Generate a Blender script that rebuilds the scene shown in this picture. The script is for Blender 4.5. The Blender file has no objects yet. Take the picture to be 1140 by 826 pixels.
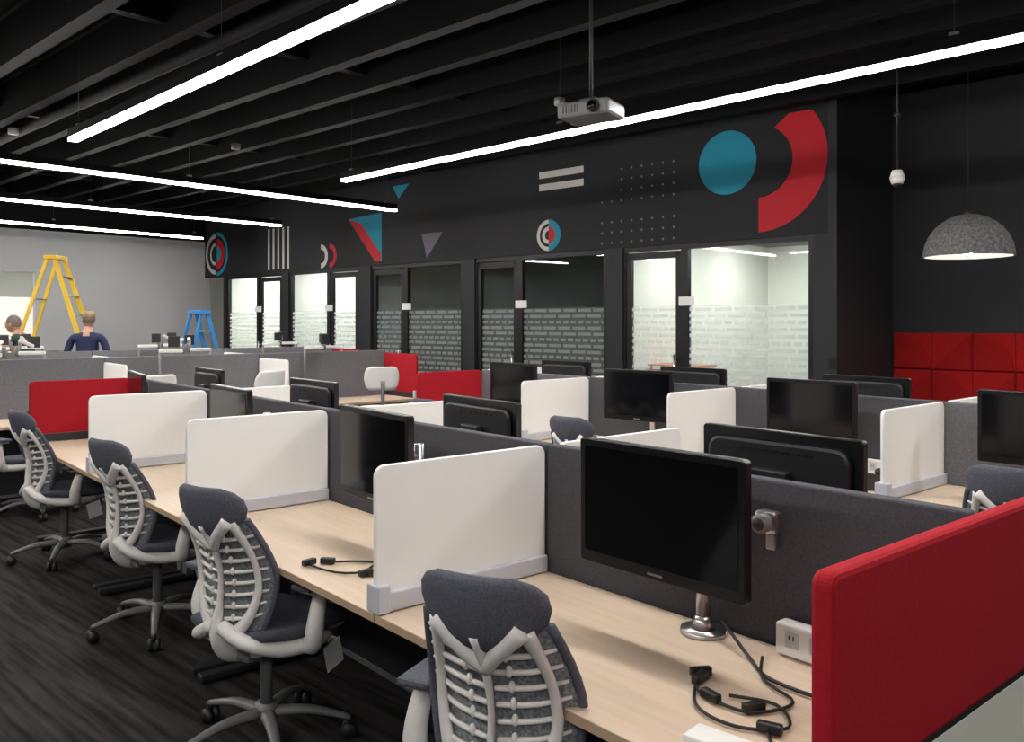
import bpy, bmesh, math, random
from mathutils import Vector, Matrix
random.seed(4)
R=math.radians
scn=bpy.context.scene
scn.view_settings.view_transform='Standard'
# ------------------------------------------------------------ materials
def mat(name,col,rough=.6,metal=0,noise=None,bump=0,emit=0,spec=.5,stretch=None,coat=0):
    m=bpy.data.materials.new(name); m.use_nodes=True
    nt=m.node_tree; b=nt.nodes['Principled BSDF']
    b.inputs['Base Color'].default_value=(*col,1)
    b.inputs['Roughness'].default_value=rough
    b.inputs['Metallic'].default_value=metal
    b.inputs['Specular IOR Level'].default_value=spec
    if coat: b.inputs['Coat Weight'].default_value=coat
    if emit:
        b.inputs['Emission Color'].default_value=(1,.97,.93,1); b.inputs['Emission Strength'].default_value=emit
    if noise:
        sc,amt=noise
        tc=nt.nodes.new('ShaderNodeTexCoord'); n=nt.nodes.new('ShaderNodeTexNoise')
        n.inputs['Scale'].default_value=sc; n.inputs['Detail'].default_value=5
        mp=nt.nodes.new('ShaderNodeMapping')
        if stretch: mp.inputs['Scale'].default_value=stretch
        nt.links.new(tc.outputs['Object'],mp.inputs[0]); nt.links.new(mp.outputs[0],n.inputs['Vector'])
        r=nt.nodes.new('ShaderNodeValToRGB')
        r.color_ramp.elements[0].position=.35; r.color_ramp.elements[1].position=.68
        r.color_ramp.elements[0].color=(*[max(0,c*(1-amt)) for c in col],1)
        r.color_ramp.elements[1].color=(*[min(1,c*(1+amt)) for c in col],1)
        nt.links.new(n.outputs['Fac'],r.inputs[0]); nt.links.new(r.outputs[0],b.inputs['Base Color'])
        if bump:
            bp=nt.nodes.new('ShaderNodeBump'); bp.inputs['Strength'].default_value=bump; bp.inputs['Distance'].default_value=.01
            nt.links.new(n.outputs['Fac'],bp.inputs['Height']); nt.links.new(bp.outputs[0],b.inputs['Normal'])
    return m
M={}
M['carpet']=mat('carpet',(.029,.027,.027),.95,noise=(3.2,.62),stretch=(.5,7,1),spec=.1)
M['black']=mat('ceiling_black',(.003,.003,.0033),.85,noise=(2,.3),spec=.1)
M['joist']=mat('joist_black',(.0034,.0034,.0040),.7,spec=.12)
M['wall_dark']=mat('wall_charcoal',(.0165,.0165,.0185),.6,noise=(1.2,.08),spec=.2)
M['wall_dark2']=mat('wall_charcoal_return',(.025,.025,.0275),.6,noise=(1.2,.08),spec=.25)
M['wall_gray']=mat('wall_gray',(.34,.34,.345),.8,noise=(1,.04))
M['wall_white']=mat('wall_white',(.76,.78,.72),.8,noise=(1,.03))
M['wall_mid']=mat('wall_mid',(.22,.23,.23),.8,noise=(1,.05))
M['frame']=mat('frame_black',(.006,.006,.007),.45,spec=.3)
M['wood']=mat('maple',(.66,.52,.39),.42,noise=(2.5,.05),stretch=(1.2,18,1))
M['wood_edge']=mat('maple_edge',(.50,.36,.24),.5,noise=(6,.1))
M['white']=mat('white_plastic',(.80,.79,.77),.45)
M['white_p']=mat('white_panel',(.88,.87,.85),.55,noise=(2,.015))
M['rail']=mat('rail_gray',(.54,.55,.60),.4)
M['fabric']=mat('fabric_gray',(.085,.085,.098),.95,noise=(140,.16),bump=.12,spec=.2)
M['fabric2']=mat('fabric_gray_light',(.17,.17,.185),.95,noise=(120,.16),bump=.12,spec=.2)
M['red']=mat('red_felt',(.38,.013,.022),.9,noise=(90,.06),bump=.08,spec=.15)
M['redpaint']=mat('red_paint',(.50,.012,.022),.6,spec=.25)
M['redtile']=mat('red_tile',(.40,.010,.010),.9,noise=(30,.06),spec=.2)
M['redtile2']=mat('red_tile_shade',(.33,.008,.008),.9,noise=(30,.06),spec=.2)
M['teal']=mat('teal_paint',(.012,.24,.35),.6,spec=.25)
M['whitepaint']=mat('white_paint',(.55,.53,.50),.6)
M['graypaint']=mat('gray_paint',(.10,.09,.12),.6)
M['dot']=mat('dot_paint',(.11,.11,.12),.6)
M['monitor']=mat('monitor_black',(.005,.005,.006),.28)
M['screen']=mat('screen_glass',(.003,.003,.004),.10,spec=.5)
M['monback']=mat('monitor_back',(.007,.007,.009),.42)
M['chrome']=mat('satin_metal',(.55,.55,.56),.3,metal=1)
M['sage']=mat('end_panel',(.80,.82,.73),.6,noise=(2,.03))
M['dark']=mat('dark_metal',(.02,.02,.022),.5)
M['cable']=mat('cable_black',(.008,.008,.008),.45)
M['seat']=mat('chair_textile',(.098,.102,.128),.9,noise=(160,.18),bump=.15,spec=.2)
M['mesh']=mat('chair_mesh',(.20,.215,.225),.85,noise=(110,.45),bump=.2)
M['cwhite']=mat('chair_white',(.74,.72,.69),.42)
M['cgray']=mat('chair_gray',(.16,.16,.165),.4)
M['yellow']=mat('ladder_yellow',(.75,.48,.03),.5)
M['blue']=mat('ladder_blue',(.04,.22,.55),.5)
M['felt']=mat('lamp_felt',(.14,.14,.14),.95,noise=(45,.4),bump=.5)
M['lightstrip']=mat('diffuser',(1,1,1),.5,emit=68)
M['panel_l']=mat('panel_light',(1,1,1),.5,emit=36)
M['room_fill']=mat('room_fill_glow',(1,1,1),.5,emit=6)  # weak added fill for rooms with their lights off
M['bulb']=mat('bulb',(1,1,1),.5,emit=40)
M['skin']=mat('skin',(.45,.25,.17),.6)
M['hair']=mat('hair_gray',(.16,.13,.11),.8)
M['cap']=mat('cap_tan',(.28,.19,.10),.8)
M['green']=mat('shirt_green',(.015,.045,.028),.85,noise=(20,.2))
M['navy']=mat('jacket_navy',(.014,.02,.07),.8,noise=(20,.2))
M['jeans']=mat('trousers',(.04,.05,.08),.85,noise=(30,.2))
M['shoe']=mat('shoe',(.02,.018,.015),.6)
M['eye']=mat('eye',(.02,.02,.02),.2)
M['lip']=mat('lip',(.35,.12,.1),.5)
M['orange']=mat('orange_laminate',(.50,.12,.02),.6)
M['paper']=mat('paper_white',(.8,.8,.78),.7)

def glass(name):
    m=bpy.data.materials.new(name); m.use_nodes=True; nt=m.node_tree; N=nt.nodes
    for n in list(N): N.remove(n)
    out=N.new('ShaderNodeOutputMaterial'); tr=N.new('ShaderNodeBsdfTransparent'); gl=N.new('ShaderNodeBsdfGlossy')
    tr.inputs[0].default_value=(.95,.98,.97,1)
    gl.inputs['Roughness'].default_value=.02
    lw=N.new('ShaderNodeLayerWeight'); lw.inputs[0].default_value=.5
    pw=N.new('ShaderNodeMath'); pw.operation='POWER'; pw.inputs[1].default_value=4.5; nt.links.new(lw.outputs['Facing'],pw.inputs[0])
    ma=N.new('ShaderNodeMath'); ma.operation='MULTIPLY_ADD'; ma.inputs[1].default_value=.9; ma.inputs[2].default_value=.035; nt.links.new(pw.outputs[0],ma.inputs[0])
    mx=N.new('ShaderNodeMixShader'); nt.links.new(ma.outputs[0],mx.inputs[0])
    nt.links.new(tr.outputs[0],mx.inputs[1]); nt.links.new(gl.outputs[0],mx.inputs[2])
    tc=N.new('ShaderNodeTexCoord'); sp=N.new('ShaderNodeSeparateXYZ'); cb=N.new('ShaderNodeCombineXYZ')
    nt.links.new(tc.outputs['Object'],sp.inputs[0]); nt.links.new(sp.outputs[0],cb.inputs[0]); nt.links.new(sp.outputs[2],cb.inputs[1])
    br=N.new('ShaderNodeTexBrick'); nt.links.new(cb.outputs[0],br.inputs['Vector'])
    br.inputs['Scale'].default_value=1; br.inputs['Brick Width'].default_value=.24; br.inputs['Row Height'].default_value=.075
    br.inputs['Mortar Size'].default_value=.019; br.inputs['Mortar Smooth'].default_value=0
    br.offset=.37; br.squash=.5; br.squash_frequency=3
    inv=N.new('ShaderNodeMath'); inv.operation='SUBTRACT'; inv.inputs[0].default_value=1; nt.links.new(br.outputs['Fac'],inv.inputs[1])
    # film is slightly milky everywhere, dashes are denser
    milk=N.new('ShaderNodeMath'); milk.operation='MULTIPLY_ADD'; milk.inputs[1].default_value=.48; milk.inputs[2].default_value=.16; nt.links.new(inv.outputs[0],milk.inputs[0])
    st=N.new('ShaderNodeMath'); st.operation='LESS_THAN'; st.inputs[1].default_value=1.80; nt.links.new(sp.outputs[2],st.inputs[0])
    mu=N.new('ShaderNodeMath'); mu.operation='MULTIPLY'; nt.links.new(milk.outputs[0],mu.inputs[0]); nt.links.new(st.outputs[0],mu.inputs[1])
    df=N.new('ShaderNodeBsdfDiffuse'); df.inputs[0].default_value=(.46,.49,.49,1)
    tl=N.new('ShaderNodeBsdfTranslucent'); tl.inputs[0].default_value=(.88,.92,.88,1)
    m3=N.new('ShaderNodeMixShader'); m3.inputs[0].default_value=.5; nt.links.new(df.outputs[0],m3.inputs[1]); nt.links.new(tl.outputs[0],m3.inputs[2])
    m4=N.new('ShaderNodeMixShader'); nt.links.new(mu.outputs[0],m4.inputs[0]); nt.links.new(mx.outputs[0],m4.inputs[1]); nt.links.new(m3.outputs[0],m4.inputs[2])
    nt.links.new(m4.outputs[0],out.inputs[0]); return m
M['glass']=glass('window_glass')

# ------------------------------------------------------------ mesh builder
class MB:
    def __init__(s): s.bm=bmesh.new(); s.mats=[]
    def mi(s,k):
        if k not in s.mats: s.mats.append(k)
        return s.mats.index(k)
    def merge(s,b,k,mtx=None,smooth=False,keep=False):
        if mtx is not None: bmesh.ops.transform(b,matrix=mtx,verts=b.verts)
        i=s.mi(k) if k else 0
        mp={v:s.bm.verts.new(v.co) for v in b.verts}
        for f in b.faces:
            try:
                nf=s.bm.faces.new([mp[v] for v in f.verts]); nf.material_index=(i if not keep else f.material_index); nf.smooth=smooth
            except ValueError: pass
        b.free()
    def box(s,c,sz,k,bev=0,mtx=None,rot=None):
        b=bmesh.new(); bmesh.ops.create_cube(b,size=1)
        bmesh.ops.scale(b,vec=sz,verts=b.verts)
        if bev: bmesh.ops.bevel(b,geom=b.edges[:],offset=bev,segments=2,affect='EDGES',profile=.5)
        m=Matrix.Translation(c)
        if rot is not None: m=m@rot
        if mtx is not None: m=mtx@m
        s.merge(b,k,m)
    def box2(s,x0,x1,y0,y1,z0,z1,k,bev=0):
        s.box(((x0+x1)/2,(y0+y1)/2,(z0+z1)/2),(abs(x1-x0),abs(y1-y0),abs(z1-z0)),k,bev)
    def cyl(s,p0,p1,r,k,n=16,r2=None,smooth=True):
        p0=Vector(p0);p1=Vector(p1);d=p1-p0
        b=bmesh.new(); bmesh.ops.create_cone(b,cap_ends=True,segments=n,radius1=r,radius2=r if r2 is None else r2,depth=d.length)
        q=Vector((0,0,1)).rotation_difference(d.normalized()).to_matrix().to_4x4()
        s.merge(b,k,Matrix.Translation((p0+p1)/2)@q,smooth)
    def ell(s,c,rad,k,mtx=None,n=16):
        b=bmesh.new(); bmesh.ops.create_uvsphere(b,u_segments=n,v_segments=n//2+2,radius=1)
        m=Matrix.Translation(c)@Matrix.Diagonal((*rad,1))
        if mtx is not None: m=mtx@m
        s.merge(b,k,m,True)
    def loft(s,rings,k,smooth=True,cap=True):
        b=bmesh.new(); vs=[[b.verts.new(p) for p in r] for r in rings]; n=len(rings[0])
        for a,c in zip(vs[:-1],vs[1:]):
            for i in range(n): b.faces.new((a[i],a[(i+1)%n],c[(i+1)%n],c[i]))
        if cap: b.faces.new(list(reversed(vs[0]))); b.faces.new(vs[-1])
        bmesh.ops.recalc_face_normals(b,faces=b.faces[:])
        s.merge(b,k,None,smooth)
    def tube(s,pts,r,k,n=8,sub=4,flat=1.0,up=(0,0,1)):
        P=[Vector(p) for p in pts]; rr=list(r) if hasattr(r,'__len__') else [r]*len(P)
        Q=[];RR=[]
        for i in range(len(P)-1):
            p0=P[max(i-1,0)];p1=P[i];p2=P[i+1];p3=P[min(i+2,len(P)-1)]
            for j in range(sub):
                t=j/sub
                Q.append(.5*((2*p1)+(p2-p0)*t+(2*p0-5*p1+4*p2-p3)*t*t+(3*p1-p0-3*p2+p3)*t**3)); RR.append(rr[i]*(1-t)+rr[i+1]*t)
        Q.append(P[-1]);RR.append(rr[-1])
        rings=[];prev=None
        for i,q in enumerate(Q):
            d=(Q[min(i+1,len(Q)-1)]-Q[max(i-1,0)])
            if d.length<1e-7: d=Vector((0,0,1))
            d.normalize()
            if prev is None:
                u=Vector(up)
                if abs(u.dot(d))>.9: u=Vector((1,0,0))
                u=(u-d*u.dot(d)).normalized()
            else: u=(prev-d*prev.dot(d)).normalized()
            prev=u; w=d.cross(u)
            rings.append([q+RR[i]*(math.cos(2*math.pi*a/n)*w+flat*math.sin(2*math.pi*a/n)*u) for a in range(n)])
        s.loft(rings,k)
    def prism(s,poly,d0,d1,k,axes='xz',bev=0):
        b=bmesh.new()
        def mk(p,d): return (p[0],d,p[1]) if axes=='xz' else (p[0],p[1],d)
        a=[b.verts.new(mk(p,d0)) for p in poly]; c=[b.verts.new(mk(p,d1)) for p in poly]; n=len(poly)
        f1=b.faces.new(a); f2=b.faces.new(list(reversed(c)))
        for i in range(n): b.faces.new((a[(i+1)%n],a[i],c[i],c[(i+1)%n]))
        bmesh.ops.recalc_face_normals(b,faces=b.faces[:])
        if bev:
            ed=[e for e in b.edges if (e.verts[0] in a and e.verts[1] in a) or (e.verts[0] in c and e.verts[1] in c)]
            bmesh.ops.bevel(b,geom=ed,offset=bev,segments=2,affect='EDGES',profile=.5)
        s.merge(b,k)
    def mesh(s,name):
        me=bpy.data.meshes.new(name); s.bm.to_mesh(me); s.bm.free()
        for k in s.mats: me.materials.append(M[k])
        return me
    def obj(s,name,loc=(0,0,0),rz=0):
        return put(s.mesh(name),name,loc,rz)
def put(me,name,loc=(0,0,0),rz=0,sc=None):
    o=bpy.data.objects.new(name,me); o.location=loc; o.rotation_euler=(0,0,rz)
    if sc: o.scale=sc
    scn.collection.objects.link(o); return o
def rrect(x0,x1,z0,z1,r,top_only=True):
    pts=[]
    def arc(cx,cz,a0,a1):
        for i in range(7):
            a=R(a0+(a1-a0)*i/6); pts.append((cx+r*math.cos(a),cz+r*math.sin(a)))
    if top_only: pts+= [(x0,z0),(x1,z0)]
    else: arc(x0+r,z0+r,180,270); arc(x1-r,z0+r,270,360)
    arc(x1-r,z1-r,0,90); arc(x0+r,z1-r,90,180)
    return pts

# ------------------------------------------------------------ frames
DY=R(40.5)
U=Vector((-math.sin(DY),math.cos(DY),0)); V=Vector((math.cos(DY),math.sin(DY),0))
class Fr:
    def __init__(s,A,B,th): s.A=A;s.B=B;s.th=th
    def p(s,a,b,z=0): v=s.A*a+s.B*b; return (v.x,v.y,z)
F1=Fr(U,V,R(-49.5))
F2=Fr(V,U,R(40.5))
RR=R(-43)

# ------------------------------------------------------------ room
def rb(mb,s0,s1,t0,t1,z0,z1,k): mb.box2(-s1,-s0,t0,t1,z0,z1,k)
S0,S1,T0,T1=-5.0,20.0,-8.0,12.2
WT=8.35; CE=4.15
mb=MB(); rb(mb,S0,S1,T0,T1,-.1,0,'carpet'); mb.obj('floor',rz=RR)
mb=MB(); rb(mb,S0,S1,T0,T1,CE,CE+.1,'black'); mb.obj('ceiling',rz=RR)
mb=MB()
t=T0+.4
while t<WT-.1:
    rb(mb,S0,S1,t-.03,t+.03,3.74,4.12,'joist'); rb(mb,S0,S1,t-.055,t+.055,3.72,3.745,'joist'); rb(mb,S0,S1,t-.065,t+.065,4.12,4.15,'joist')
    t+=.62
for s_ in (-1.5,2.4,6.3,10.2,14.1,18.0):
    rb(mb,s_-.05,s_+.05,T0,WT,3.86,4.14,'joist')
mb.obj('ceiling_joists',rz=RR)
mb=MB()
for s_ in (12.5,): mb.cyl((-s_,T0,3.69),(-s_,WT-.02,3.69),.02,'joist',8)
for t_ in (.9,3.1): mb.cyl((-S1,t_,3.66),(-S0,t_,3.66),.05,'joist',10)
for s_,t_ in ((10,3),(9,5),(5,6),(7,-1)):
    mb.cyl((-s_,t_,3.60),(-s_,t_,3.66),.05,'cgray',14)
mb.obj('ceiling_pipes',rz=RR)

# glass wall with openings
HD=2.5
ops=[(3.64,5.98),(6.22,8.50),(8.74,10.85),(11.18,13.20),(13.42,15.40)]
mb=MB()
rb(mb,3.49,16.24,WT,WT+.12,HD,CE,'wall_dark')
edges=[3.49]+[e for o in ops for e in o]+[15.5]
for i in range(0,len(edges),2): rb(mb,edges[i],edges[i+1],WT,WT+.12,0,HD,'wall_dark2')
mb.obj('wall_right',rz=RR)
mb=MB(); rb(mb,3.40,3.49,WT,12.2,0,CE,'wall_dark2'); mb.obj('wall_return',rz=RR)
mb=MB(); rb(mb,S0,3.40,9.9,10.0,0,CE,'wall_dark2'); mb.obj('wall_alcove',rz=RR)
mb=MB()
rb(mb,16.24,16.34,5.21,WT+.12,0,3.22,'wall_gray'); rb(mb,16.24,16.34,3.15,5.21,2.48,3.22,'wall_gray'); rb(mb,16.24,16.34,T0,3.15,0,3.22,'wall_gray')
rb(mb,16.2,16.34,T0,WT,3.22,CE,'black')
mb.obj('wall_far',rz=RR)
mb=MB(); rb(mb,S0-.1,S0,T0,T1,0,CE,'wall_gray'); mb.obj('wall_back',rz=RR)
mb=MB(); rb(mb,S0,S1,T0-.1,T0,0,CE,'wall_gray'); mb.obj('wall_left',rz=RR)
mb=MB(); rb(mb,3.4,S1,12.2,12.3,0,CE,'wall_white'); mb.obj('wall_rooms_back',rz=RR)
mb=MB(); rb(mb,S1,S1+.1,T0,T1,0,CE,'wall_white'); rb(mb,16.34,S1,2.0,2.1,0,CE,'wall_white'); rb(mb,18.6,18.7,2.1,8.0,0,2.1,'wall_white'); mb.obj('wall_corridor',rz=RR)
mb=MB(); rb(mb,16.34,S1,2.1,T1,2.9,3.0,'wall_white'); mb.obj('ceiling_corridor',rz=RR)
secs=[3.49,6.10,8.62,11.02,13.31,15.45]
mb=MB()
for i,s_ in enumerate(secs[1:]): rb(mb,s_-.04,s_+.04,WT+.12,12.2,0,2.75,'wall_white' if i in(3,4) else 'wall_mid')
rb(mb,6.06,6.03,WT+.12,12.2,0,2.75,'wall_white')
mb.obj('wall_office_dividing',rz=RR)
mb=MB()
for (a,b,k) in ((6.14,8.58,'wall_mid'),(8.66,10.98,'wall_mid')): rb(mb,a,b,11.6,11.7,0,2.75,k)
mb.obj('wall_meeting_room_back',rz=RR)
mb=MB(); rb(mb,3.49,16.24,WT+.12,12.2,2.75,2.83,'wall_mid'); mb.obj('ceiling_rooms',rz=RR)
mb=MB()
for i in (0,3,4):
    c=(secs[i]+secs[i+1])/2
    for tt in (9.3,10.9):
        rb(mb,c-.75,c+.75,tt-.12,tt+.12,2.715,2.748,'panel_l')
mb.obj('ceiling_light_panels_rooms',rz=RR)
mb=MB()
for i in (1,2):
    c=(secs[i]+secs[i+1])/2; rb(mb,c-.3,c+.3,10.9,11.1,2.715,2.748,'room_fill')  # added glow lifting the two unlit rooms, not a fixture there
mb.obj('room_fill_panels',rz=RR)
mb=MB()
for tt in (3.3,4.6,7): rb(mb,17.2,17.6,tt-.5,tt+.5,2.87,2.898,'panel_l')
mb.obj('ceiling_light_panels_corridor',rz=RR)
mb=MB(); rb(mb,3.7,5.3,12.12,12.18,1.0,2.1,'whitepaint'); rb(mb,3.64,5.36,12.15,12.19,.94,2.16,'frame'); mb.obj('whiteboard',rz=RR)
mb=MB(); rb(mb,5.35,6.0,8.95,9.4,.06,1.06,'orange'); rb(mb,5.33,6.02,8.93,9.42,1.06,1.09,'orange'); rb(mb,5.67,5.68,8.94,8.95,.1,1.02,'dark'); rb(mb,5.4,5.95,9.0,9.35,0,.06,'dark')
mb.obj('storage_cabinet',rz=RR)
mb=MB(); rb(mb,18.54,18.6,3.3,4.2,0,2.05,'wood'); rb(mb,18.52,18.62,3.22,3.3,0,2.1,'frame'); rb(mb,18.52,18.62,4.2,4.28,0,2.1,'frame'); rb(mb,18.50,18.54,3.38,3.44,1,1.12,'chrome'); mb.obj('door_6',rz=RR)

def window(n,a,b,door_high):
    dw=.82
    d0,d1=(b-dw,b) if door_high else (a,a+dw)
    g0,g1=(a,b-dw) if door_high else (a+dw,b)
    y0,y1=WT+.02,WT+.09
    m=MB()
    rb(m,g0,g1,y0,y1,HD-.06,HD,'frame'); rb(m,g0,g1,y0,y1,0,.08,'frame')
    f=.06
    for x in (g0,g1-f): rb(m,x,x+f,y0,y1,.08,HD-.06,'frame')
    rb(m,g0+f,g1-f,WT+.05,WT+.06,.08,HD-.06,'glass')
    m.obj('window_%d'%n,rz=RR)
    m=MB()
    rb(m,d0,d1,y0,y1,HD-.06,HD,'frame')
    rb(m,d0,d0+.03,y0,y1,0,HD-.06,'frame'); rb(m,d1-.03,d1,y0,y1,0,HD-.06,'frame')
    e0,e1=d0+.035,d1-.035
    rb(m,e0,e0+.07,y0+.01,y1-.01,.01,HD-.07,'frame'); rb(m,e1-.07,e1,y0+.01,y1-.01,.01,HD-.07,'frame')
    rb(m,e0,e1,y0+.01,y1-.01,HD-.15,HD-.07,'frame'); rb(m,e0,e1,y0+.01,y1-.01,.01,.2,'frame')
    rb(m,e0+.07,e1-.07,WT+.05,WT+.06,.2,HD-.15,'glass')
    hx=-(e0+.05) if door_high else -(e1-.05)
    m.cyl((hx,WT-.03,.85),(hx,WT-.03,1.25),.012,'chrome'); m.cyl((hx,WT-.03,.9),(hx,WT+.03,.9),.008,'chrome'); m.cyl((hx,WT-.03,1.2),(hx,WT+.03,1.2),.008,'chrome')
    m.obj('door_%d'%n,rz=RR)
    m=MB(); sx=(g1-.02) if door_high else g0+.02
    rb(m,sx-.13,sx+.07,WT+.005,WT+.018,1.80,1.90,'paper'); m.obj('room_name_sign',rz=RR)
for i,(a,b) in enumerate(ops): window(i+1,a,b,i<3)

# ---------- mural
mb=MB(); YM=WT-.004
def poly(pts,k,y=YM):
    b=bmesh.new(); b.faces.new([b.verts.new((-p[0],y,p[1])) for p in pts]); mb.merge(b,k)
def ring(cs,cz,r0,r1,a0,a1,k,y=YM,zc=3.76,n=40):
    for i in range(n):
        A=R(a0+(a1-a0)*i/n);B=R(a0+(a1-a0)*(i+1)/n)
        P=[(cs-r*math.cos(t),min(zc,cz+r*math.sin(t))) for r,t in ((r0,A),(r1,A),(r1,B),(r0,B))]
        if r0<1e-4: P=P[1:]
        if max(p[1] for p in P)-min(p[1] for p in P)<1e-4: continue
        poly(P,k,y)
ring(4.23,3.30,.375,.74,-90,63,'redpaint')
ring(4.60,3.34,0,.345,0,360,'teal')
for i in range(8):
    for j in range(8):
        s_=5.27+i*.145; z_=2.57+j*.125
        if j==3 or (j>4 and i>5): continue
        ring(s_,z_,0,.015,0,360,'dot',n=8)
for z_ in (3.31,3.47):
    poly([(6.57,z_),(7.3,z_),(7.3,z_+.085),(6.57,z_+.085)],'whitepaint')
ring(7.14,2.73,.15,.2,90,270,'whitepaint'); ring(7.14,2.73,.06,.11,90,270,'whitepaint')
ring(7.14,2.73,.11,.2,-90,90,'teal'); ring(7.14,2.73,0,.11,-90,90,'redpaint')
poly([(9.15,2.92),(9.62,2.92),(9.5,2.56)],'graypaint')
poly([(10.56,3.32),(11.42,3.28),(10.72,2.56),(10.56,2.56)],'teal'); poly([(10.62,3.05),(11.42,3.28),(10.72,2.56),(10.58,2.56)],'redpaint',YM-.002)
poly([(10.56,3.32),(11.20,3.29),(10.60,2.70)],'teal',YM-.003)
poly([(9.9,3.70),(10.3,3.70),(10.15,3.5)],'teal')
for c in (12.2,11.95):
    ring(c,2.72,.12,.2,-90,90,'whitepaint' if c>12 else 'redpaint')
for i in range(5):
    s_=13.17+i*.16; poly([(s_,2.56),(s_+.06,2.56),(s_+.06,3.3),(s_,3.3)],'whitepaint')
ring(15.75,2.95,.0,.16,-90,90,'teal'); ring(15.75,2.95,.16,.30,-90,90,'redpaint'); ring(15.75,2.95,.36,.43,-90,90,'teal')
ring(15.8,2.95,.32,.40,90,270,'whitepaint'); ring(15.8,2.95,.16,.22,90,270,'whitepaint')
mb.obj('wall_mural',rz=RR)

# red acoustic tiles
mb=MB(); TS=.40
for i in range(14):
    for j in range(3):
        s1=3.38-i*TS; s0=s1-TS+.004; z0=.30+j*TS
        mb.box2(-s1,-s0,9.88,9.9,z0,z0+TS-.004,'redtile',.004)
        x0,x1=-s1+.01,-s0-.01; za,zb=z0+.01,z0+TS-.014
        if (i+j)%2: pts=[(x0,za),(x1,za),(x1,zb)]
        else: pts=[(x0,za)]+[(x0+(x1-x0)*math.cos(R(a)),za+(zb-za)*math.sin(R(a))) for a in range(0,91,10)]
        mb.prism(pts,9.855,9.88,'redtile2',bev=.006)
mb.obj('acoustic_wall_tiles',rz=RR)
mb=MB(); rb(mb,16.22,16.24,5.21,WT,0,.1,'frame'); rb(mb,16.22,16.24,T0,3.15,0,.1,'frame'); mb.obj('baseboard_far',rz=RR)
mb=MB()
for i in range(2,len(edges)-1,2): rb(mb,edges[i],edges[i+1],WT-.012,WT,0,.1,'frame')
mb.obj('baseboard_right',rz=RR)
mb=MB(); rb(mb,3.41,3.48,WT-.01,WT-.001,1.15,1.27,'frame') ; mb.obj('light_switch_plate',rz=RR)

# ---------- linear pendant lights
def linlight(p0,p1,z=3.10):
    p0=Vector((*p0,0));p1=Vector((*p1,0)); d=p1-p0; L=d.length
    m=MB(); m.box((0,0,.055),(L,.075,.07),'joist'); m.box((0,0,.008),(L-.01,.068,.026),'lightstrip')
    n=max(2,int(L/2.4))
    for i in range(n+1):
        x=-L/2+.15+(L-.3)*i/n
        m.cyl((x,0,.09),(x,0,3.9-z),.002,'dark',6); m.box((x,0,.1),(.05,.03,.03),'cgray')
    m.obj('linear_pendant_light',((p0.x+p1.x)/2,(p0.y+p1.y)/2,z),math.atan2(d.y,d.x))
linlight((-3.6,6.99),(1.9,1.38))
linlight((-1.78,9.01),(4.6,2.50))
linlight((-7.3,5.06),(-1.56,11.43))
linlight((-9.2,7.0),(-3.6,13.26))
linlight((-10.2,9.36),(-5.55,15.28))
linlight((-6.5,5.0),(-1.0,-.6))
linlight((-2,-2.5),(3.5,-2.0))
linlight((5.2,6.6),(8.4,3.4))

# ---------- desks
def desk_mesh(w,d):
    m=MB()
    m.box((0,d/2,.715),(w-.006,d,.028),'wood',.003)
    m.box((0,.002,.715),(w-.006,.006,.024),'wood_edge')
    m.box((0,d-.1,.60),(w-.1,.12,.06),'dark',.01)
    for sx in (-1,1):
        x=sx*(w/2-.05)
        m.box((x,d/2,.03),(.06,d-.08,.03),'dark',.006)
        m.box((x,d-.14,.36),(.07,.05,.66),'cgray',.006)
        m.box((x,d/2,.685),(.05,d-.14,.03),'cgray',.004)
    m.box((0,d-.03,.45),(w-.12,.015,.36),'dark')
    return m.mesh('office_desk')
_dm={}
def desk(fr,a0,a1,b,flip,d=.705):
    w=round(abs(a1-a0),3)
    if (w,d) not in _dm: _dm[(w,d)]=desk_mesh(w,d)
    put(_dm[(w,d)],'office_desk',fr.p((a0+a1)/2,b),fr.th+(math.pi if flip else 0))
def partition(fr,a0,a1,b,top,k='fabric',th=.045):
    w=abs(a1-a0)-.008; m=MB()
    m.prism(rrect(-w/2,w/2,.40,top,.012),-th/2,th/2,k,bev=.006)
    m.box((0,0,.2),(w*.9,.03,.41),'dark')
    m.box((0,0,.012),(w,.045,.024),'cgray')
    m.obj('fabric_privacy_screen',fr.p((a0+a1)/2,b),fr.th)
_pd={}
def divider(fr,a,b0,b1,k='white_p',top=1.18):
    L=round(abs(b1-b0),3); key=(L,k,top)
    if key not in _pd:
        m=MB(); red=(k=='red')
        th=.03 if red else .018
        m.prism(rrect(-L/2,L/2,.735,top,.035),-th/2,th/2,k,bev=.004)
        m.box((0,0,.762),(L-.005,.055,.058),'rail' if not red else 'dark',.005)
        m.box((-L/2+.015,0,.775),(.045,.07,.085),'rail',.005)
        _pd[key]=m.mesh('divider')
    put(_pd[key],'desk_divider_screen',fr.p(a,(b0+b1)/2),fr.th+R(90)+(0 if b1>b0 else math.pi))
bnd=[.81,2.25,3.85,5.45,7.05]
for a0,a1 in zip(bnd[:-1],bnd[1:]):
    desk(F1,a0,a1,1.37,False); desk(F1,a0,a1,2.84,True); partition(F1,a0,a1,2.105,1.18)
for a in bnd[1:4]:
    divider(F1,a,1.37,2.07); divider(F1,a,2.84,2.14)
divider(F1,7.05,1.37,2.07,'red')
m=MB(); m.prism(rrect(-.75,.75,.775,1.18,.03),-.022,.022,'red',bev=.012); m.box((0,0,.768),(1.44,.03,.015),'dark')
m.obj('red_privacy_panel',F1.p(.785,2.13),F1.th+R(90))
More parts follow.
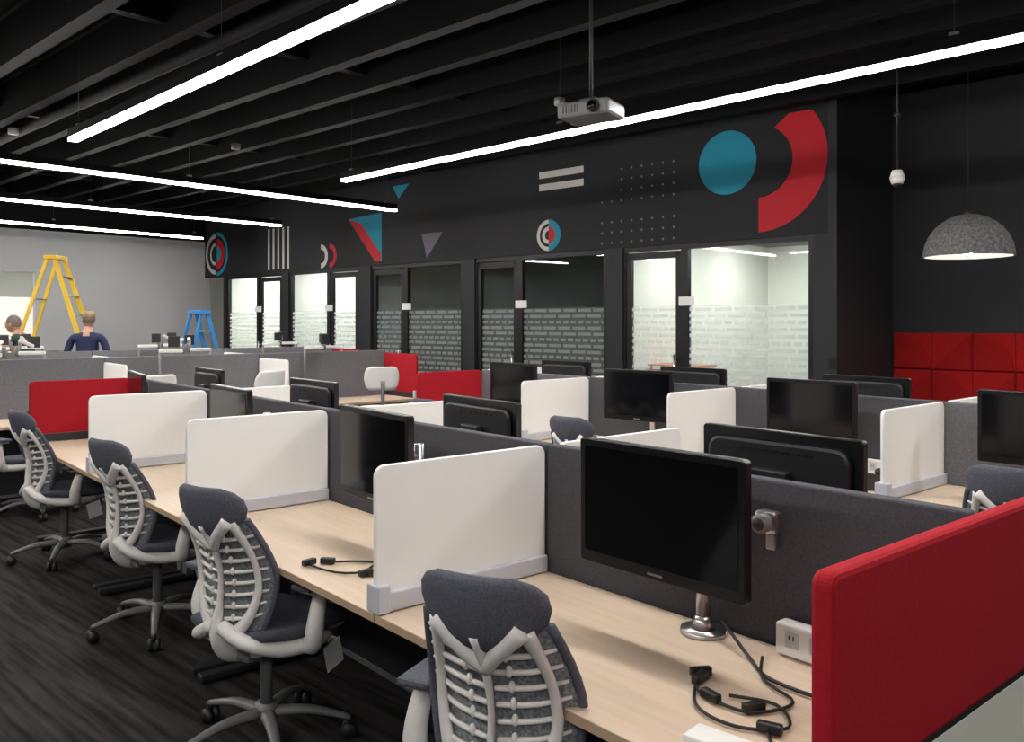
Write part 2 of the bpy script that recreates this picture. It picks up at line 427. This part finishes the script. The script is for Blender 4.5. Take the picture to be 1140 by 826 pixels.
m=MB(); m.box((0,0,.38),(1.46,.03,.76),'sage',.003); m.box((0,0,.012),(1.3,.04,.024),'dark'); m.obj('desk_end_panel',F1.p(.785,2.13),F1.th+R(90))
bn2=[-.7,.67,2.03,3.38,4.75,6.12]
for a0,a1 in zip(bn2[:-1],bn2[1:]):
    desk(F1,a0,a1,4.15,False); desk(F1,a0,a1,5.61,True); partition(F1,a0,a1,4.88,1.18,'fabric2' if a0>4 or a0<.8 else 'fabric')
for a in bn2[1:5]:
    divider(F1,a,4.15,4.85); divider(F1,a,5.61,4.91)
divider(F1,6.12,4.15,4.85,'red')
divider(F1,6.12,5.61,4.91,'white_p')
for bi,(uc,v0,n) in enumerate(((9.0,-2.4,5),(11.0,-2.0,5))):
    for i in range(n):
        a0=v0+i*1.6;a1=a0+1.6
        desk(F2,a0,a1,uc-.73,False); desk(F2,a0,a1,uc+.73,True); partition(F2,a0,a1,uc,1.27,'fabric2')
        if i>0: divider(F2,a0,uc-.73,uc-.03,top=1.22); divider(F2,a0,uc+.73,uc+.03,top=1.22)
    divider(F2,v0+n*1.6+.01,uc-.73,uc-.03,'red',top=1.24); divider(F2,v0+n*1.6+.01,uc+.73,uc+.03,'red',top=1.24)

# ---------- monitors
def monitor_mesh(off,w=.57,h=.36,zc=.37):
    m=MB()
    m.prism([(p[0],p[1]) for p in rrect(-w/2,w/2,zc-h/2,zc+h/2,.012,False)],-.012,.016,'monitor',bev=.004)
    m.prism(rrect(-w/2+.022,w/2-.022,zc-h/2+.035,zc+h/2-.022,.003,False),-.0135,-.0122,'screen')
    m.prism(rrect(-w/2+.03,w/2-.03,zc-h/2+.03,zc+h/2-.03,.05,False),.016,.034,'monback',bev=.012)
    m.box((0,.05,zc),(.13,.03,.13),'monback',.006)
    m.box((0,-.0135,zc-h/2+.016),(.05,.002,.006),'chrome')
    for i in range(7): m.box((-.12+i*.04,.035,zc+h*.33),(.025,.003,.008),'monitor')
    m.cyl((0,.05,zc-.02),(0,off,zc-.02),.018,'chrome',12)
    m.cyl((0,off,.02),(0,off,zc+.03),.02,'chrome',16)
    m.cyl((0,off,.0),(0,off,.014),.065,'chrome',24); m.cyl((0,off,.014),(0,off,.05),.034,'chrome',20,.024)
    return m.mesh('computer_monitor')
mf=monitor_mesh(.20); mk=monitor_mesh(.13)
def monitor(me,u,v,rot=0,face_back=False):
    x,y,_=F1.p(u,v); put(me,'computer_monitor',(x,y,.730),F1.th+R(rot)+(math.pi if face_back else 0))
monitor(mf,1.50,1.80); monitor(mf,2.86,1.74,-4); monitor(mf,4.36,1.78,-3); monitor(mf,5.98,1.80,-8)
for u in (1.48,2.98,4.55,6.15): monitor(mk,u,2.36,random.uniform(-4,4),True)
for u,r in ((1.46,0),(2.67,0),(4.0,8),(5.35,0)): monitor(mf,u,4.58,r)
for u in (1.2,2.62,3.95,5.3): monitor(mk,u,5.14,random.uniform(-4,4),True)

def arm_mesh():
    m=MB()
    m.cyl((0,0,0),(0,0,.02),.045,'chrome'); m.cyl((0,0,.02),(0,0,.58),.014,'cgray',12)
    m.box((.11,-.03,.59),(.25,.035,.035),'white',.008,rot=Matrix.Rotation(R(-15),4,'Z'))
    m.cyl((.22,-.06,.56),(.22,-.06,.66),.020,'cgray',12)
    m.box((.15,-.15,.68),(.20,.032,.032),'white',.008,rot=Matrix.Rotation(R(55),4,'Z')@Matrix.Rotation(R(-18),4,'Y'))
    m.box((.09,-.24,.69),(.11,.022,.11),'dark',.005)
    return m.mesh('monitor_arm')
am=arm_mesh()
for uc,v0 in ((9.0,-2.4),(11.0,-2.0)):
    for i in range(5):
        for q,fl in ((.5,0),(1.1,1)):
            x,y,_=F2.p(v0+i*1.6+q,uc-.12+(.24 if fl else 0))
            put(am,'monitor_arm',(x,y,.73),F2.th+(math.pi if fl else 0)+R(random.uniform(-15,15)))

# ---------- chair
def chair_base(m,L):
    for i in range(5):
        a=R(90+72*i+18); c,s=math.cos(a),math.sin(a)
        m.tube([(c*.03,s*.03,.115),(c*.16,s*.16,.115),(c*.27,s*.27,.09),(c*.32,s*.32,.075)],[.030,.024,.018,.014],'cgray',flat=.7,sub=3)
        cx,cy=c*.315,s*.315
        m.cyl((cx,cy,.04),(cx,cy,.085),.010,'dark',8)
        px,py=-s,c
        for q in (-1,1):
            m.cyl((cx+px*q*.008,cy+py*q*.008,.03),(cx+px*q*.028,cy+py*q*.028,.03),.029,'dark',16)
    m.cyl((0,0,.08),(0,0,.15),.042,'cgray'); m.cyl((0,0,.13),(0,0,.40+L),.024,'cgray')
def pad(m,sec,k,L=0,n=20,e=.55):
    rings=[]
    for (y,w,zc,th,cv) in sec:
        r=[]
        for j in range(n):
            a=2*math.pi*j/n; ca,sa=math.cos(a),math.sin(a)
            x=w/2*math.copysign(abs(ca)**e,ca); z=th/2*math.copysign(abs(sa)**e,sa)
            r.append((x,y,zc+z+cv*(x/(w/2+1e-6))**2+L))
        rings.append(r)
    m.loft(rings,k)
def chair_mesh(lift=0.0):
    m=MB(); L=lift
    chair_base(m,L)
    m.box((0,-.02,.395+L),(.17,.30,.06),'cgray',.02); m.box((0,-.10,.41+L),(.24,.12,.05),'cwhite',.02)
    pad(m,[(-.20,.30,.475,.02,.02),(-.19,.40,.472,.05,.025),(-.10,.47,.46,.07,.025),(.05,.50,.458,.07,.02),(.17,.50,.462,.065,.01),(.25,.47,.45,.055,0),(.285,.42,.43,.03,0)],'seat',L)
    pad(m,[(-.19,.30,.43,.02,.02),(-.17,.38,.425,.03,.02),(.05,.44,.42,.035,.02),(.20,.43,.425,.03,.01),(.25,.36,.42,.015,0)],'cwhite',L)
    prof=[(.47,-.185),(.52,-.19),(.60,-.185),(.68,-.182),(.76,-.20),(.84,-.232),(.91,-.265),(.97,-.29)]
    wid=[.28,.33,.38,.405,.395,.365,.325,.29]
    def py(z):
        for (z0,y0),(z1,y1) in zip(prof[:-1],prof[1:]):
            if z<=z1: t=(z-z0)/(z1-z0); return y0+(y1-y0)*t
        return prof[-1][1]
    def pw(z):
        for i in range(len(prof)-1):
            if z<=prof[i+1][0]:
                t=(z-prof[i][0])/(prof[i+1][0]-prof[i][0]); return wid[i]+(wid[i+1]-wid[i])*t
        return wid[-1]
    rings=[]
    for (z,y),w in zip(prof,wid):
        r=[];n=24
        for j in range(n):
            a=2*math.pi*j/n; ca,sa=math.cos(a),math.sin(a)
            x=w/2*math.copysign(abs(ca)**.6,ca); yy=.013*math.copysign(abs(sa)**.6,sa)
            r.append((x,y+yy+.055*(x/(.21))**2,z+L))
        rings.append(r)
    m.loft(rings,'mesh')
    def bp(x,z,o=.02): return (x,py(z)-o+.055*(x/.21)**2,z+L)
    for sx in (-1,1):
        m.tube([bp(sx*pw(z)/2*.99,z,.004) for z in (.49,.55,.62,.70,.78,.86,.92)],[.012]*7,'seat',n=6,sub=2)
        m.tube([bp(sx*x,z,.026) for x,z in ((.07,.50),(.12,.56),(.150,.66),(.147,.76),(.132,.84),(.11,.91))],[.026,.021,.015,.013,.016,.024],'cwhite',n=8,sub=3,flat=.7,up=(0,1,0))
    for i in range(8):
        z=.545+i*.042; w=pw(z)/2*.90
        for sx in (-1,1):
            m.tube([bp(sx*.012,z-.006,.026),bp(sx*.06,z,.026),bp(sx*.115,z+.008,.024),bp(sx*w,z+.022,.010)],[.0065,.0075,.007,.004],'cwhite',n=8,sub=3)
            m.ell(bp(sx*.055,z+.004,.029),(.009,.009,.015),'cwhite',n=8)
    m.tube([(0,-.10,.40+L),(0,-.19,.43+L),(0,-.238,.50+L),(0,py(.6)-.040,.6+L),(0,py(.7)-.035,.7+L),(0,py(.8)-.034,.8+L),(0,-.298,.90+L)],[.055,.052,.032,.014,.012,.015,.026],'cwhite',n=12,sub=4,flat=.6,up=(0,1,0))
    for sx in (-1,1):
        m.tube([(0,py(.80)-.034,.80+L),(sx*.045,py(.86)-.038,.855+L),(sx*.11,-.286,.92+L)],[.016,.021,.026],'cwhite',n=10,sub=3)
        m.tube([(sx*.02,-.235,.52+L),(sx*.11,-.215,.47+L),(sx*.20,-.13,.435+L),(sx*.245,-.02,.43+L),(sx*.23,.10,.43+L)],[.03,.032,.034,.032,.016],'cwhite',n=10,sub=3,flat=.8)
        m.tube([(sx*.22,-.03,.43+L),(sx*.285,-.05,.44+L),(sx*.305,-.06,.50+L),(sx*.30,-.03,.60+L),(sx*.29,.0,.635+L)],[.024,.034,.034,.028,.024],'cwhite',n=10,sub=3)
        m.box((sx*.285,.0,.643+L),(.075,.18,.016),'cwhite',.006)
        m.box((sx*.285,.01,.660+L),(.095,.25,.024),'seat',.010)
    m.box((.27,.08,.36+L),(.003,.09,.10),'paper',rot=Matrix.Rotation(R(14),4,'X')); m.cyl((.265,.06,.41+L),(.25,.05,.44+L),.002,'paper',6)
    rings=[]
    for (z,y,w,th) in ((.852,-.272,.05,.02),(.864,-.276,.15,.04),(.888,-.285,.245,.054),(.92,-.294,.31,.060),(.955,-.304,.333,.060),(.990,-.313,.322,.056),(1.016,-.32,.275,.046),(1.034,-.324,.19,.024)):
        r=[];n=28
        for j in range(n):
            a=2*math.pi*j/n; ca,sa=math.cos(a),math.sin(a)
            x=w/2*math.copysign(abs(ca)**.85,ca); yy=th/2*math.copysign(abs(sa)**.75,sa)
            r.append((x,y+yy+.055*(x/.17)**2,z+L+.004*(x/.17)**2))
        rings.append(r)
    m.loft(rings,'seat')
    return m.mesh('office_chair')
cm=chair_mesh(); cm2=chair_mesh(.02)
def chair(x,y,rot,me=cm): put(me,'office_chair',(x,y,0),R(rot))
chair(.045,2.19,-25,cm2); chair(-.95,3.30,-30); chair(-1.87,4.50,-34); chair(-3.06,5.84,-40)
def chF(fr,a,b,rot): x,y,_=fr.p(a,b); put(cm,'office_chair',(x,y,0),fr.th+R(rot))
chF(F1,1.36,4.05,8); chF(F1,3.84,3.98,10); chF(F1,5.4,4.0,6)
for a in (4.6,6.2): chF(F1,a,3.05,180+random.uniform(-12,12))
for i in range(5):
    if i<3: chF(F2,-1.6+i*1.6,8.05,random.uniform(-25,25))
    if i%2: chF(F2,-1.6+i*1.6,10.03,random.uniform(-15,15))
# white drafting stools by the far benches
m=MB(); chair_base(m,.25)
pad(m,[(-.19,.34,.70,.02,.01),(-.15,.42,.70,.05,.01),(.05,.44,.69,.055,0),(.17,.42,.69,.05,0),(.20,.34,.68,.02,0)],'white')
rings=[]
for z,y,w in ((.90,-.20,.28),(.94,-.205,.34),(1.02,-.215,.37),(1.08,-.225,.36),(1.13,-.232,.32),(1.15,-.235,.23)):
    rings.append([(w/2*math.cos(2*math.pi*j/20),y+.014*math.sin(2*math.pi*j/20)+.10*(w/2*math.cos(2*math.pi*j/20)/.21)**2,z) for j in range(20)])
m.loft(rings,'white'); m.tube([(0,-.02,.66),(0,-.22,.68),(0,-.245,.80),(0,-.235,1.0)],[.025,.022,.02,.022],'cgray',sub=3)
rg=[(.20*math.cos(R(a)),.20*math.sin(R(a)),.28) for a in range(0,361,30)]; m.tube(rg,.010,'chrome',sub=2)
for a in (0,120,240): m.cyl((0,0,.28),(.2*math.cos(R(a)),.2*math.sin(R(a)),.28),.008,'chrome',8)
st=m.mesh('drafting_stool')
for a,b,r in ((3.55,7.95,15),(4.85,7.85,-25),(2.5,7.95,10)): x,y,_=F2.p(a,b); put(st,'drafting_stool',(x,y,0),F2.th+R(r))

# ---------- desk items
def on(u,v,z=.730): return F1.p(u,v,z)
def cable(pts,r=.004,name='power_cable',extra=None):
    m=MB(); c=Vector(on(*pts[0][:2])); loc=Vector((c.x,c.y,.730))
    P=[Vector(on(p[0],p[1],.733+r+(p[2] if len(p)>2 else 0)))-loc for p in pts]
    m.tube(P,r,'cable',n=6,sub=5)
    if extra:
        for e in extra:
            q=Vector(on(e[0],e[1],.730+.013))-loc; m.box(q,(.055,.022,.022),'cable',.004,rot=Matrix.Rotation(R(e[2]),4,'Z'))
    m.obj(name,loc)
cable([(1.28,1.96,.0),(1.2,1.84),(1.08,1.78),(1.12,1.66),(1.25,1.66),(1.31,1.72)],extra=[(1.12,1.68,20),(1.3,1.72,50),(1.22,1.655,-60)])
cable([(1.45,2.0,.06),(1.30,1.93,.0),(1.18,1.85),(1.0,1.86),(1.0,1.96),(1.10,1.99,.03)],.005)
cable([(1.05,1.62),(.98,1.56),(.93,1.62),(.98,1.7)],extra=[(1.04,1.62,-30),(.95,1.56,10)])
cable([(1.32,1.74),(1.22,1.60),(1.10,1.58),(1.02,1.66),(1.10,1.74),(1.2,1.7)],extra=[(1.32,1.75,10)])
cable([(2.72,1.68),(2.6,1.55),(2.5,1.62),(2.58,1.72),(2.75,1.62),(2.82,1.52)],extra=[(2.60,1.55,40),(2.82,1.52,-10)])
cable([(2.75,1.9,.02),(2.62,1.7),(2.66,1.5),(2.85,1.45)],extra=[(2.85,1.46,50)])
cable([(4.2,1.6),(4.1,1.5),(4.0,1.56),(4.12,1.66)],extra=[(4.1,1.5,40)])
cable([(5.8,1.6),(5.7,1.5),(5.62,1.56)],extra=[(5.7,1.5,40)])
def outlet(u,v,flip=0):
    m=MB(); m.box((0,0,.045),(.24,.05,.085),'white',.006)
    for x in (-.07,0,.07): m.box((x,-.026,.05),(.04,.004,.045),'rail',.002); m.box((x-.006,-.0285,.055),(.003,.002,.012),'dark'); m.box((x+.006,-.0285,.055),(.003,.002,.012),'dark')
    m.obj('power_outlet_box',on(u,v,.731),F1.th+flip)
outlet(1.16,2.045); outlet(3.2,2.045); outlet(4.8,2.045); outlet(2.4,4.82)
m=MB()
m.box((0,0,.0),(.07,.045,.06),'chrome',.012); m.cyl((0,-.05,0),(0,.0,0),.026,'cgray'); m.box((0,.02,-.05),(.03,.03,.06),'chrome',.005)
m.cyl((0,-.053,0),(0,-.049,0),.017,'dark')
m.obj('webcam',F1.p(1.315,2.045,1.075),F1.th)
m=MB(); m.prism([(-.10,0),(.10,0),(.10,.02),(-.10,.09)],-.09,.09,'dark',bev=.004)
m.tube([(-.09,-.05,.10),(0,-.06,.085),(.09,-.05,.045)],[.022,.014,.022],'cable',sub=3)
m.box((.01,.03,.062),(.09,.07,.01),'cgray',rot=Matrix.Rotation(R(19),4,'Y')); 
m.obj('desk_phone',on(2.22,4.45),F1.th+R(100))
m=MB(); m.box((0,0,.015),(.28,.07,.028),'paper',.004)
for i in range(9): m.box((-.1+i*.024,-.0352,.015),(.015,.001,.006),'dark')
m.obj('product_box',on(.99,1.48,.731),F1.th+R(8))
m=MB(); m.box((0,0,.02),(.07,.03,.02),'chrome',.004); m.box((.03,0,.025),(.012,.03,.05),'chrome',.003); m.box((-.03,0,.025),(.012,.03,.05),'chrome',.003)
m.obj('cable_clip',on(.87,1.95),F1.th+R(60))

# ---------- felt dome pendant
m=MB(); n=40
def dome(r,h,z0): return [[(r*math.cos(t)*math.cos(2*math.pi*j/n),r*math.cos(t)*math.sin(2*math.pi*j/n),z0+h*math.sin(t)) for j in range(n)] for t in [R(x) for x in (0,8,18,30,42,54,66,77,86)]]
m.loft(dome(.35,.36,0),'felt',cap=False)
m.loft(dome(.335,.345,.0),'whitepaint',cap=False)
r0=dome(.35,.36,0)[0]; r1=dome(.335,.345,0)[0]; m.loft([r0,r1],'felt',cap=False)
m.cyl((0,0,.345),(0,0,.385),.03,'dark'); m.cyl((0,0,.36),(0,0,1.6),.004,'dark',6); m.ell((0,0,.08),(.06,.06,.07),'bulb'); m.cyl((0,0,.13),(0,0,.34),.02,'dark')
m.obj('dome_pendant_lamp',(3.86,7.22,2.17))
# projector
m=MB(); m.box((0,0,0),(.36,.28,.10),'cgray',.02); m.cyl((.08,-.14,0),(.08,-.165,0),.04,'dark',20); m.cyl((.08,-.165,0),(.08,-.168,0),.03,'screen',20)
m.box((0,0,.065),(.12,.12,.03),'dark',.004); m.cyl((0,0,.07),(0,0,1.1),.012,'dark',10); m.cyl((0,0,.96),(0,0,.985),.05,'dark')
for i in range(6): m.box((-.13+i*.02,-.1405,0),(.01,.002,.05),'dark')
m.obj('ceiling_projector',(.51,5.5,2.97),R(-30))
m=MB(); m.cyl((0,0,.05),(0,0,1.2),.010,'dark',8); m.cyl((0,0,0),(0,0,.06),.06,'white',20,.04); m.cyl((0,0,-.05),(0,0,0),.045,'white',20,.06); m.ell((0,0,-.05),(.035,.035,.03),'dark'); m.cyl((0,0,.5),(0,0,.53),.03,'dark')
m.obj('ceiling_sensor',(3.16,7.0,2.80))

# ---------- ladders
def ladder(name,k,h,spread,w0,w1,x,y,rot,ns):
    m=MB()
    for sy in (-1,1):
        for sx in (-1,1):
            p0=Vector((sx*.05,sy*w0/2,h)); p1=Vector((sx*spread/2,sy*w1/2,0.02)); d=p1-p0
            q=Vector((0,0,-1)).rotation_difference(d.normalized()).to_matrix().to_4x4()
            m.box((p0+p1)/2,(.07 if sx>0 else .05,.028,d.length),k,.003,rot=q)
            m.box(p1,(.08,.05,.04),'dark',.004)
    for i in range(1,ns+1):
        t=i/(ns+1); z=h*(1-t); xx=.05+(spread/2-.05)*t; ww=w0+(w1-w0)*t
        m.box((xx,0,z),(.085,ww,.025),'chrome',.003)
        if i%2==0: m.box((-xx,0,z-.05),(.03,ww,.02),'chrome')
    m.box((0,0,h+.01),(.18,w0+.1,.06),k,.008)
    zt=.45; tt=1-zt; hx=.05+(spread/2-.05)*tt
    for sy in (-1,1): m.box((0,sy*(w0+(w1-w0)*tt)/2,h*zt),(2*hx,.006,.02),'chrome')
    m.obj(name,(x,y,0),R(rot))
ladder('yellow_step_ladder','yellow',2.58,1.7,.34,.62,-6.95,13.0,6,8)
ladder('blue_step_ladder','blue',1.76,1.0,.30,.52,-4.95,13.5,50,5)

# ---------- people
def person(name,loc,rz,shirt,cap,lean,head_turn,Larm,Rarm,sleeve):
    J=[];E=[];Rd=[];T=[]
    def j(p,r,t,par=None):
        J.append(Vector(p));Rd.append(r);T.append(t)
        if par is not None: E.append((par,len(J)-1))
        return len(J)-1
    piv=Vector((0,0,.95)); LM=Matrix.Translation(piv)@Matrix.Rotation(-lean,4,'X')@Matrix.Translation(-piv)
    up=lambda p: LM@Vector(p)
    pel=j((0,0,.95),(.155,.115),'t')
    sp=j(up((0,-.005,1.10)),(.145,.11),'s',pel); ch=j(up((0,0,1.28)),(.17,.12),'s',sp); uc=j(up((0,-.01,1.40)),(.13,.095),'s',ch)
    nk=j(up((0,0,1.49)),(.06,.06),'k',uc); j(up((0,.015,1.57)),(.055,.058),'k',nk)
    hands=[]
    for sx,arm in ((-1,Larm),(1,Rarm)):
        sh=j(up((sx*.185,-.01,1.405)),(.062,.062),'s',uc)
        el=j(arm[0],(.043,.043),'s' if sleeve else 'k',sh); wr=j(arm[1],(.028,.032),'k' if not sleeve else 's',el)
        d=(Vector(arm[1])-Vector(arm[0])).normalized(); pm=j(Vector(arm[1])+d*.06,(.038,.022),'k',wr); hands.append((J[pm],d,sx))
        hp=j((sx*.09,0,.88),(.095,.10),'t',pel); kn=j((sx*.105,.025,.50),(.062,.068),'t',hp); an=j((sx*.11,-.01,.10),(.042,.045),'t',kn)
        hl=j((sx*.112,.06,.045),(.042,.036),'f',an); j((sx*.12,.17,.035),(.038,.026),'f',hl)
    me=bpy.data.meshes.new('tmp'); me.from_pydata([tuple(p) for p in J],E,[]); ob=bpy.data.objects.new('tmp',me); scn.collection.objects.link(ob)
    ob.modifiers.new('Skin','SKIN')
    for i,r in enumerate(Rd): me.skin_vertices[0].data[i].radius=r
    me.skin_vertices[0].data[0].use_root=True
    sb=ob.modifiers.new('S','SUBSURF'); sb.levels=2; sb.render_levels=2
    bpy.context.view_layer.update(); dg=bpy.context.evaluated_depsgraph_get()
    me2=bpy.data.meshes.new_from_object(ob.evaluated_get(dg)); bpy.data.objects.remove(ob)
    m=MB(); key={'s':shirt,'t':'jeans','k':'skin','f':'shoe'}
    for k in key.values(): m.mi(k)
    b=bmesh.new(); b.from_mesh(me2)
    segs=[(J[a],J[c],T[c]) for a,c in E]
    for f in b.faces:
        c=f.calc_center_median(); best=None
        for p,q,tt in segs:
            d=q-p; t=max(0,min(1,(c-p).dot(d)/d.length_squared)); dd=(c-(p+d*t)).length
            if best is None or dd<best[0]: best=(dd,tt)
        f.material_index=m.mats.index(key[best[1]])
    m.merge(b,None,None,True,keep=True)
    for c,d,sx in hands:
        side=d.cross(Vector((0,1,0)));
        if side.length<.2: side=Vector((1,0,0))
        side.normalize(); nrm=side.cross(d).normalized()
        for i,l in enumerate((.062,.074,.07,.055)):
            o=(-.027+i*.018); p=c+side*o+d*.02
            m.tube([p,p+d*l*.55+nrm*.004,p+d*l*.85+nrm*.018,p+d*l+nrm*.034],[.0095,.009,.0085,.006],'skin',n=6,sub=2)
        p=c-side*.03*sx-d*.02; m.tube([p,p-side*.028*sx+d*.022,p-side*.034*sx+d*.052+nrm*.01],[.011,.010,.007],'skin',n=6,sub=2)
    hc=up((0,.03,1.655)); HM=Matrix.Translation(hc)@Matrix.Rotation(head_turn,4,'Z')@Matrix.Rotation(-lean*.6,4,'X')
    m.ell((0,0,0),(.076,.094,.115),'skin',HM,20); m.ell((0,.03,-.055),(.055,.06,.055),'skin',HM)
    m.ell((0,.097,-.012),(.013,.02,.022),'skin',HM,8)
    for sx in (-1,1):
        m.ell((sx*.078,-.005,-.01),(.012,.022,.032),'skin',HM,8); m.ell((sx*.030,.083,.012),(.013,.010,.008),'eye',HM,8); m.box((sx*.03,.088,.032),(.032,.008,.007),'hair',mtx=HM)
    m.ell((0,.087,-.055),(.024,.008,.007),'lip',HM,8)
    m.ell((0,-.018,.022),(.083,.094,.108),'hair',HM,20)
    if cap:
        m.ell((0,-.006,.045),(.088,.106,.085),'cap',HM,20); m.ell((0,.11,.055),(.065,.07,.010),'cap',HM,14)
    m.obj(name,loc,rz)
person('man_in_navy_jacket',(-5.73,11.5,0),R(15),'navy',True,R(6),R(20),
  ((-.27,.02,1.14),(-.22,.24,1.08)),((.27,.02,1.14),(.20,.24,1.10)),True)
person('man_in_green_shirt',(-6.55,11.6,0),R(70),'green',False,R(24),R(20),
  ((-.24,.26,1.08),(-.18,.50,1.08)),((.25,.26,1.08),(.18,.50,1.05)),False)

# ---------- world, camera
w=bpy.data.worlds.new('World'); scn.world=w; w.use_nodes=True
w.node_tree.nodes['Background'].inputs[0].default_value=(.6,.65,.7,1); w.node_tree.nodes['Background'].inputs[1].default_value=.05
cd=bpy.data.cameras.new('camera'); cd.sensor_width=36; cd.lens=30.0; cd.shift_y=-55/1140; cd.clip_start=.05
co=bpy.data.objects.new('camera',cd); co.location=(0,0,1.62); co.rotation_euler=(R(90),0,0); scn.collection.objects.link(co); scn.camera=co
G=Matrix.Rotation(R(49.5),4,'Z')
for o in scn.objects:
    o.location=G@o.location; o.rotation_euler[2]+=R(49.5)
